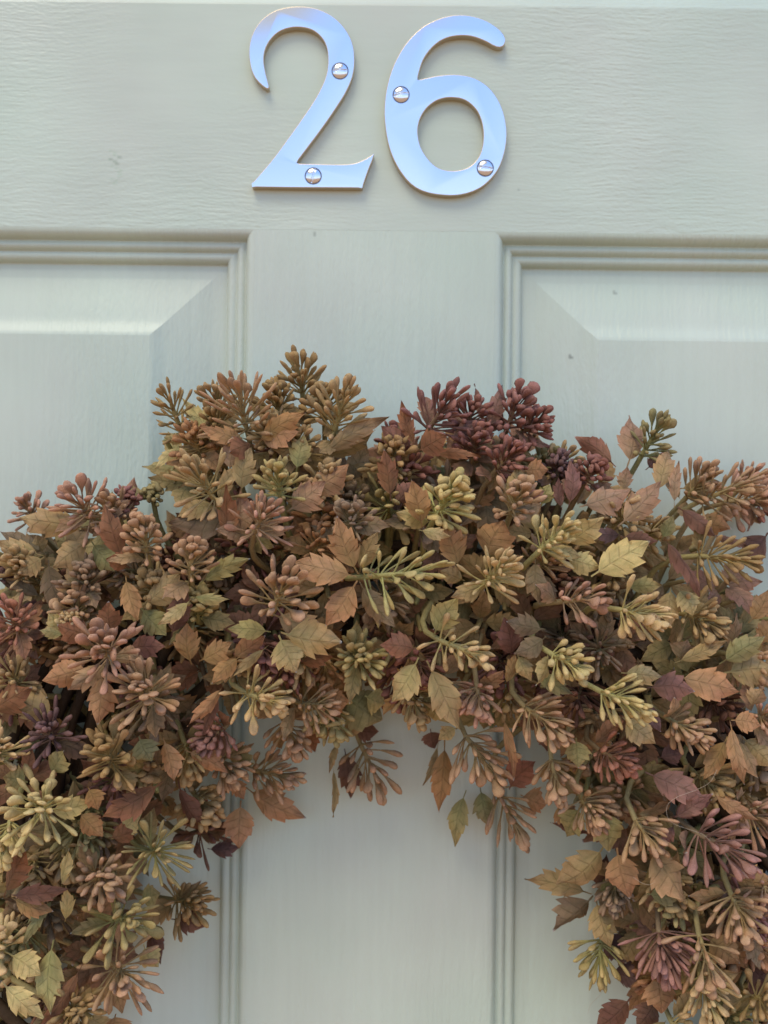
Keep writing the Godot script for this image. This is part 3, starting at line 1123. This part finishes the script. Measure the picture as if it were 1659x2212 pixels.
func sprigs_left() -> void:
	frame(0, 962.2, 0.25)
	sprig(800, 650, 730, 470, 310, "P", 0, 0.7, 2)
	blade(800, 720, 210, 630, 220, "T", 0)
	blade(770, 830, 490, 1035, 225, "T", 2)
	blade(790, 830, 965, 1065, 200, "OL", 0)
	sprig(300, 650, 255, 500, 185, "P", -8, 0.3, 1)
	blade(380, 955, -10, 845, 150, "T", -2)
	blade(385, 965, 175, 1105, 165, "T", 0)
	blade(400, 940, 40, 760, 150, "GB", -4)
	blade(380, 930, 320, 790, 130, "T", -6)
	blade(420, 990, 545, 1400, 180, "D", -4)
	blade(370, 1320, 80, 1180, 95, "D", -8)
	sprig(1265, 980, 1295, 640, 235, "TP", 4, 0.35, 1, true)
	blade(1060, 1010, 920, 555, 190, "R", 4, 3, 0.5)
	blade(1120, 1060, 930, 985, 150, "R", 5)
	blade(1085, 1130, 1185, 1485, 155, "O", 8, 3, 0.35)
	blade(1225, 1380, 1525, 1130, 230, "T", 2)
	blade(1220, 1400, 1420, 1620, 210, "OL", 0)
	sprig(745, 1270, 765, 1110, 260, "GB", -6, 0.4, 2)
	sprig(150, 1610, 150, 1430, 240, "PR", 0, 0.4, 3)
	sprig(640, 1610, 650, 1470, 160, "Yt", -2, 0.4, 1)
	blade(560, 1600, 430, 1460, 130, "Yl", 0)
	blade(560, 1640, 360, 1600, 90, "YG", 4)
	sprig(1320, 480, 1330, 380, 120, "OL", -14, 0.2, 1)
	sprig(1100, 560, 1130, 450, 160, "M", -10, 0.2, 2)
	sprig(1640, 1160, 1700, 880, 240, "TP", 4, 0.4, 1)
	blade(1650, 1330, 1390, 1530, 110, "Yt", 8)
	blade(1480, 1660, 1610, 1290, 190, "DR", 2)
	blade(1650, 1310, 1960, 1330, 90, "YO", 8)
	blade(1720, 1200, 2120, 1000, 150, "YO", 2)
	sprig(-50, 1160, 20, 1050, 160, "DM", -12, 0.2, 2)
	frame(0, 0, 1)
	sprig(232, 1428, 246, 1385, 92, "P", 6, 0.8, 2, true)
	blade(240, 1370, 234, 1306, 50, "R", 3)
	blade(200, 1375, 130, 1352, 52, "R", 2)
	blade(195, 1440, 100, 1468, 56, "R2", 4)
	blade(220, 1450, 212, 1555, 54, "R2", 6)
	blade(275, 1400, 350, 1396, 46, "MR", 1)
	sprig(322, 1512, 320, 1472, 86, "TP", 6, 0.8, 2)
	blade(414, 1436, 406, 1352, 48, "O", 4)
	blade(430, 1428, 494, 1391, 48, "O", 4)
	blade(497, 1424, 566, 1377, 46, "R2", 2)
	sprig(112, 1602, 124, 1562, 76, "DM", -2, 0.6, 2)
	sprig(245, 1660, 246, 1606, 82, "TB", 2, 0.5, 2)
	blade(300, 1590, 325, 1640, 52, "OL", 6)
	blade(352, 1593, 374, 1682, 42, "R2", 6)
	blade(352, 1688, 226, 1761, 52, "R", 8, 4)
	blade(384, 1685, 436, 1775, 38, "DR", 0)
	sprig(-12, 1645, 22, 1600, 72, "Yt", 2, 0.5, 1)
	blade(-20, 1540, 60, 1490, 60, "R", 0)
	blade(120, 1560, 30, 1500, 60, "T", -4)
	sprig(95, 1758, 106, 1716, 96, "Yb", 6, 0.8, 1, true)
	blade(110, 1672, 136, 1626, 48, "YO", 3)
	blade(60, 1690, 10, 1680, 50, "YO", 2)
	blade(170, 1752, 218, 1802, 44, "O", 3)
	blade(190, 1700, 210, 1745, 40, "O", 2)
	sprig(22, 1768, 20, 1822, 72, "Yb", 4, 0.5, 1)
	sprig(318, 1842, 358, 1820, 88, "YO", 6, 0.5, 1, true)
	blade(260, 1800, 300, 1762, 44, "Yl", 3)
	blade(235, 1810, 290, 1790, 40, "R", 2)
	sprig(425, 1802, 462, 1756, 72, "DR", -8, 0.3, 2)
	blade(448, 1833, 512, 1829, 30, "DM", -6)
	blade(400, 1790, 440, 1745, 50, "R", -2)
	sprig(205, 1895, 236, 1878, 78, "TP", 4, 0.6, 1)
	blade(8, 1937, 52, 1845, 52, "R", 4)
	blade(20, 1933, 138, 1921, 36, "DR", 6)
	blade(24, 1938, 108, 1966, 38, "O", 5)
	sprig(375, 1948, 426, 1930, 76, "TB", -4, 0.4, 2)
	blade(370, 1985, 438, 2000, 40, "DR", -4)
	sprig(242, 1992, 292, 1958, 88, "YO", 6, 0.5, 1, true)
	blade(300, 1945, 342, 1930, 44, "YO", 3)
	blade(132, 1918, 148, 1841, 24, "Yl", 8)
	blade(140, 1992, 142, 1918, 25, "Yl", 6)
	blade(124, 1933, 56, 2035, 22, "OL", 5)
	sprig(244, 2090, 284, 2080, 92, "TP", 6, 0.5, 1)
	blade(310, 2040, 340, 2085, 44, "Yl", 0)
	blade(325, 1990, 345, 2075, 34, "DR", -4)
	blade(20, 2060, 82, 2102, 52, "Yl", 6)
	blade(5, 2120, 86, 2192, 48, "Yl", 6)
	blade(116, 2030, 110, 2178, 50, "YG", 7, 3, 0.1)
	blade(180, 2080, 90, 2215, 30, "R", 6)
	sprig(150, 2185, 175, 2165, 72, "TB", 2, 0.4, 2)
	sprig(5, 2060, 12, 2010, 60, "Yt", 2, 0.4, 1)
	blade(250, 2190, 250, 2240, 60, "R2", 4)
	sprig(60, 2010, 40, 2050, 60, "OL", -6, 0.3, 4)


func sprigs_middle() -> void:
	frame(0, 0, 1)
	sprig(800, 1245, 935, 1228, 92, "YG", 8, 0.25, 0, true)
	blade(770, 1246, 643, 1218, 62, "R2", 12, 2, 0.1, 1.0)
	blade(774, 1240, 732, 1126, 54, "O", 12, 2, 0.15)
	blade(776, 1240, 812, 1156, 38, "TB", 8, 2, 0.35)
	blade(772, 1254, 708, 1344, 58, "R2", 12, 2, 0.15, 1.0)
	blade(776, 1256, 848, 1346, 46, "GB", 10, 2, 0.3)
	sprig(590, 1318, 622, 1258, 96, "TP", 8, 0.6, 1, true)
	blade(606, 1366, 726, 1386, 76, "Yt", 10, 4, 0.15, 1.0)
	blade(602, 1372, 636, 1446, 66, "Yt", 10, 4, 0.15, 1.0)
	blade(585, 1365, 500, 1358, 40, "YO", 6)
	frame(398.2, 1393.6, 0.26)
	sprig(470, 395, 770, 440, 290, "Yt", 6, 0.35, 0, true)
	blade(470, 90, 250, 300, 140, "O", 8, 4, 0.3)
	blade(700, 0, 390, 260, 75, "T", 6)
	blade(330, 320, 50, 640, 100, "R2", 8, 4, 0.6)
	blade(310, 400, 170, 720, 90, "DR", 5)
	blade(390, 130, 620, 30, 210, "R2", -2)
	sprig(930, 490, 1200, 470, 255, "TP", 5, 0.35, 1)
	blade(950, 160, 1210, 100, 140, "R", 2)
	blade(1120, 470, 1350, 460, 190, "R2", 0)
	blade(1010, 690, 1080, 870, 110, "R", -4)
	blade(1150, 680, 1180, 785, 110, "O", -4)
	blade(1100, 560, 1310, 640, 150, "O", -2)
	sprig(340, 690, 210, 760, 210, "MP", -2, 0.4, 2)
	sprig(510, 1040, 930, 1040, 255, "TP", 0, 0.3, 0)
	blade(0, 870, 330, 1040, 155, "R2", 3)
	blade(390, 1100, 485, 1265, 120, "R2", 2)
	blade(470, 1290, 455, 1655, 225, "R2", 2, 2, 0.12)
	blade(510, 1180, 965, 1415, 210, "R2", -4)
	blade(0, 1190, 150, 1475, 140, "DR", -4)
	blade(470, 1010, 470, 820, 200, "OL", -4)
	sprig(1440, 790, 1610, 1060, 335, "TP", -6, 0.3, 0)
	blade(1295, 770, 1495, 548, 130, "T", 0)
	blade(1290, 790, 1212, 1040, 60, "T", 0)
	blade(1235, 990, 1240, 1390, 55, "T", 0)
	blade(1330, 860, 1375, 1240, 170, "DR", -6)
	blade(1400, 690, 1595, 715, 160, "DR", -10)
	sprig(1440, 140, 1480, 60, 265, "YO", 4, 0.75, 2)
	blade(1320, 430, 1620, 610, 340, "OL", -8)
	blade(1500, 420, 1650, 480, 200, "YO", -6)
	frame(829.5, 1327.2, 0.25)
	sprig(430, 210, 830, 340, 265, "Yt", 8, 0.35, 0, true)
	blade(290, 305, -5, 268, 200, "PR", 10, 2, 0.1)
	blade(300, 370, 80, 725, 220, "Yt", 10, 2, 0.12, 1.0)
	blade(370, 400, 632, 945, 240, "Yt", 8, 2, 0.15)
	blade(430, 180, 620, -115, 220, "YG", 6, 2, 0.12)
	sprig(800, 610, 830, 770, 255, "P", 2, 0.5, 2)
	blade(1095, 375, 1040, 55, 210, "MR", -2)
	blade(1040, 610, 1120, 350, 95, "T", 4)
	blade(1020, 850, 1115, 1375, 85, "R2", 6, 4, 0.6)
	sprig(1420, 330, 1640, 430, 265, "Yb", 8, 0.4, 1, true)
	blade(1400, 190, 1150, 325, 170, "GB", 4)
	blade(1395, 130, 1090, 70, 180, "GB", 3)
	blade(1150, 340, 1262, 555, 130, "Yt", 4)
	blade(1280, 490, 1610, 675, 130, "OL", 3)
	sprig(1170, 770, 1470, 960, 285, "TP", 4, 0.35, 1)
	sprig(670, 1010, 910, 1300, 340, "TP", 2, 0.3, 0)
	blade(525, 1080, 480, 1660, 170, "O", 0)
	blade(470, 1100, 350, 1445, 60, "T", -2)
	blade(640, 970, 488, 1075, 120, "Yt", 3)
	blade(710, 1520, 620, 1965, 155, "YO", -2)
	blade(830, 1490, 905, 1810, 160, "OL", -4)
	blade(310, 690, 550, 915, 210, "YO", -4)
	blade(400, 990, 430, 1145, 160, "DR", -10)
	blade(240, 690, 290, 905, 50, "DR", -6)
	sprig(1440, 1220, 1480, 1470, 260, "TP", 3, 0.35, 2)
	blade(1080, 1510, 1290, 1290, 220, "MR", -2)
	blade(1180, 1560, 1380, 1640, 190, "R2", -2)
	frame(0, 0, 1)
	sprig(1062, 1690, 1112, 1775, 80, "TP", -4, 0.3, 1)
	sprig(960, 1470, 985, 1500, 60, "P", -4, 0.4, 2)


func sprigs_right() -> void:
	frame(1244.2, 862.7, 0.25)
	sprig(550, 530, 665, 250, 250, "OL", -6, 0.3, 0)
	blade(440, 590, 460, 175, 210, "P", -8)
	blade(345, 585, 15, 345, 170, "PR", -8)
	blade(600, 610, 740, 470, 130, "M", -10)
	sprig(80, 720, 130, 600, 190, "MR", -4, 0.3, 1)
	blade(30, 930, 440, 790, 235, "P", 2)
	blade(360, 1100, 705, 740, 210, "P", 5, 4, 0.15)
	blade(380, 1180, 680, 1220, 130, "DR", 4)
	blade(400, 1170, 150, 1150, 115, "DM", 0)
	blade(700, 840, 795, 465, 160, "TP", 2)
	blade(850, 940, 885, 570, 95, "P", 5)
	blade(400, 800, 440, 600, 120, "P", -6)
	sprig(1040, 890, 1430, 720, 285, "TP", 2, 0.3, 0, true)
	blade(870, 770, 1210, 720, 190, "T", -4)
	blade(1000, 1060, 1310, 1110, 190, "O", -6)
	sprig(1260, 890, 1590, 860, 260, "P", -2, 0.3, 1)
	blade(875, 930, 1185, 1160, 155, "DR", 8, 2, 0.5, 1.0)
	blade(1150, 1170, 1475, 1278, 70, "DR", 6, 2, 0.4, 1.0)
	blade(740, 1215, 830, 1020, 115, "OL", 0)
	blade(1660, 1150, 1430, 1345, 230, "DR", -6)
	sprig(1000, 1345, 1400, 1390, 285, "TB", 2, 0.35, 1)
	blade(130, 1530, 595, 1250, 270, "Yl", 10, 3, 0.1, 1.0)
	blade(740, 1190, 1045, 1655, 135, "DR", 8, 3, 0.6)
	sprig(1560, 900, 1680, 880, 200, "M", -6, 0.3, 2)
	frame(1244.2, 1260.8, 0.25)
	sprig(-150, 160, 110, 110, 255, "P", 5, 0.4, 1, true)
	sprig(350, 220, 630, 270, 290, "Yt", 8, 0.35, 0, true)
	blade(420, 20, 720, 10, 130, "YO", 3)
	sprig(170, 920, 500, 1020, 280, "Yb", 7, 0.35, 0, true)
	blade(400, 1150, 662, 1362, 210, "Yt", 4, 3, 0.15)
	blade(390, 770, 712, 800, 160, "Yt", 2)
	blade(610, 900, 990, 930, 220, "M", 3, 3, 0.12, 1.0)
	blade(600, 1000, 725, 1255, 130, "DM", 1, 3, 0.25, 1.0)
	sprig(780, 1160, 1020, 1290, 255, "TP", 0, 0.35, 1)
	blade(860, 800, 1365, 920, 260, "R2", 2, 3, 0.15)
	blade(1280, 770, 1690, 740, 260, "T", 1)
	blade(1240, 695, 1595, 478, 190, "OL", 3)
	blade(850, 685, 1270, 505, 120, "T", 1)
	blade(900, 680, 960, 500, 170, "GB", -3)
	blade(1200, 500, 1150, 340, 120, "GB", -4)
	sprig(170, 1430, 420, 1530, 230, "PR", 0, 0.35, 1)
	blade(0, 1330, 20, 1570, 190, "YO", 4)
	blade(820, 30, 810, 345, 180, "T", -2)
	blade(870, 40, 1000, 255, 190, "Yt", 0)
	blade(1340, 1180, 1575, 1220, 180, "R2", 2)
	blade(1310, 1320, 1120, 1660, 155, "O", 2)
	blade(1330, 1180, 1450, 1690, 130, "R2", 6, 3, 0.6)
	blade(1400, 1330, 1560, 1650, 170, "TP", 1)
	blade(1430, 1320, 1690, 1560, 210, "T", 0)
	blade(1500, 1060, 1600, 920, 160, "TP", 4)
	sprig(1560, 1150, 1660, 1130, 170, "P", 0, 0.3, 2)
	blade(1490, 340, 1640, 80, 160, "O", 4)
	blade(1560, 520, 1720, 330, 200, "O", 0)
	frame(1227.6, 1459.9, 0.26)
	blade(640, 800, 1092, 990, 225, "MP", 3, 3, 0.12)
	blade(870, 1190, 1172, 1000, 130, "M", 3, 3, 0.12)
	blade(750, 680, 940, 640, 150, "DM", -4)
	blade(1180, 960, 1550, 1180, 110, "R2", 2)


func sprigs_lower_right() -> void:
	frame(1128, 1725.4, 0.32)
	sprig(1140, 220, 1400, 310, 270, "MP", 4, 0.5, 1, true)
	blade(1000, 130, 1255, 15, 120, "M", 0)
	blade(1030, 170, 948, 320, 70, "M", 1)
	sprig(750, 120, 830, 240, 235, "TP", 3, 0.35, 1)
	blade(400, 50, 308, 240, 160, "YO", 0)
	blade(540, 60, 580, 335, 190, "YO", 2)
	blade(230, 40, 315, 160, 160, "O", -2)
	blade(480, 230, 215, 165, 60, "DR", -8)
	sprig(400, 0, 450, 60, 200, "TP", 2, 0.4, 1)
	sprig(1410, 640, 1450, 770, 235, "TP", 4, 0.45, 2)
	blade(565, 300, 255, 555, 205, "T", 2)
	blade(640, 330, 718, 645, 200, "R2", 3)
	blade(850, 330, 1075, 665, 230, "TP", 5, 3, 0.35)
	blade(840, 640, 1055, 655, 125, "OL", 3)
	sprig(920, 880, 930, 1010, 265, "MP", 2, 0.3, 0)
	blade(470, 645, 55, 548, 140, "T", 0)
	blade(480, 655, 228, 865, 190, "GB", 0)
	blade(495, 670, 590, 975, 160, "T", 2)
	blade(505, 625, 650, 560, 100, "OL", -3)
	blade(560, 880, 690, 1090, 160, "DM", -10)
	blade(500, 600, 560, 400, 150, "DR", -8)
	sprig(545, 930, 490, 1070, 225, "YO", 0, 0.3, 0)
	blade(600, 1160, 760, 1220, 150, "DM", -10)
	sprig(1190, 900, 1220, 1110, 275, "TP", 4, 0.4, 1)
	blade(900, 1180, 935, 1425, 210, "R2", 0)
	blade(1240, 920, 1450, 1095, 190, "O", 0)
	sprig(1200, 1180, 1220, 1340, 230, "Yt", 4, 0.45, 2)
	blade(740, 1330, 520, 1530, 170, "DR", -6)
	blade(900, 1340, 780, 1530, 150, "DR", -4)
	blade(1330, 880, 1515, 1135, 130, "O", -2)
	blade(1400, 510, 1680, 550, 170, "O", 0)
	blade(1560, 870, 1600, 1130, 110, "GB", 2)
	blade(1530, 1120, 1690, 1330, 220, "DR", -4)
	sprig(1560, 1350, 1620, 1300, 200, "TB", 2, 0.4, 3)
	sprig(1380, 1450, 1420, 1500, 200, "OL", -2, 0.4, 3)
	sprig(1600, 560, 1660, 620, 180, "P", 2, 0.4, 1)
	sprig(1000, 1500, 1060, 1560, 200, "Yt", 0, 0.4, 2)


func make_hairs() -> void:
	var m := StandardMaterial3D.new()
	m.albedo_color = Color(0.7, 0.64, 0.56)
	m.roughness = 0.4
	frame(1227.6, 1459.9, 0.26)
	hair([[1235, 780], [1180, 880], [1080, 940], [900, 1010], [822, 1080], [828, 1180], [900, 1240], [1100, 1310], [1180, 1370]], 14.0, m, "long pale hair looped in a crescent over the mauve leaves of the wreath")
	frame(1128, 1725.4, 0.32)
	hair([[565, 1265], [520, 1330], [462, 1390], [442, 1455]], -8.0, m, "short pale hair curving down in front of the bare door, low beside the wreath")
	hair([[750, 530], [810, 570], [860, 580], [900, 560]], 8.0, m, "tiny pale hair lying across the tan leaves between two sprigs")


func hair(list: Array, dz: float, m: Material, label: String) -> void:
	var flat_pts := PackedVector2Array()
	for p in list:
		flat_pts.append(spot(p[0], p[1]))
	var at := Vector3.ZERO
	var pts := []
	var h0 := rise(flat_pts[0])
	for p in catmull(flat_pts, false, 6):
		var w := place(p, maxf(lerpf(h0, rise(p), 0.5) + dz, 4.0))
		if pts.is_empty():
			at = w
		pts.append(w - at)
	var b := Buf.new()
	tube(b, pts, 0.00005, 0.00004, 5, Color.WHITE, Color.WHITE)
	var o := build("hair_strand", b, m, self)
	o.position = at
	o.set_meta("label", label)
	o.set_meta("category", "hair")
	o.set_meta("group", "loose hairs caught on the wreath")
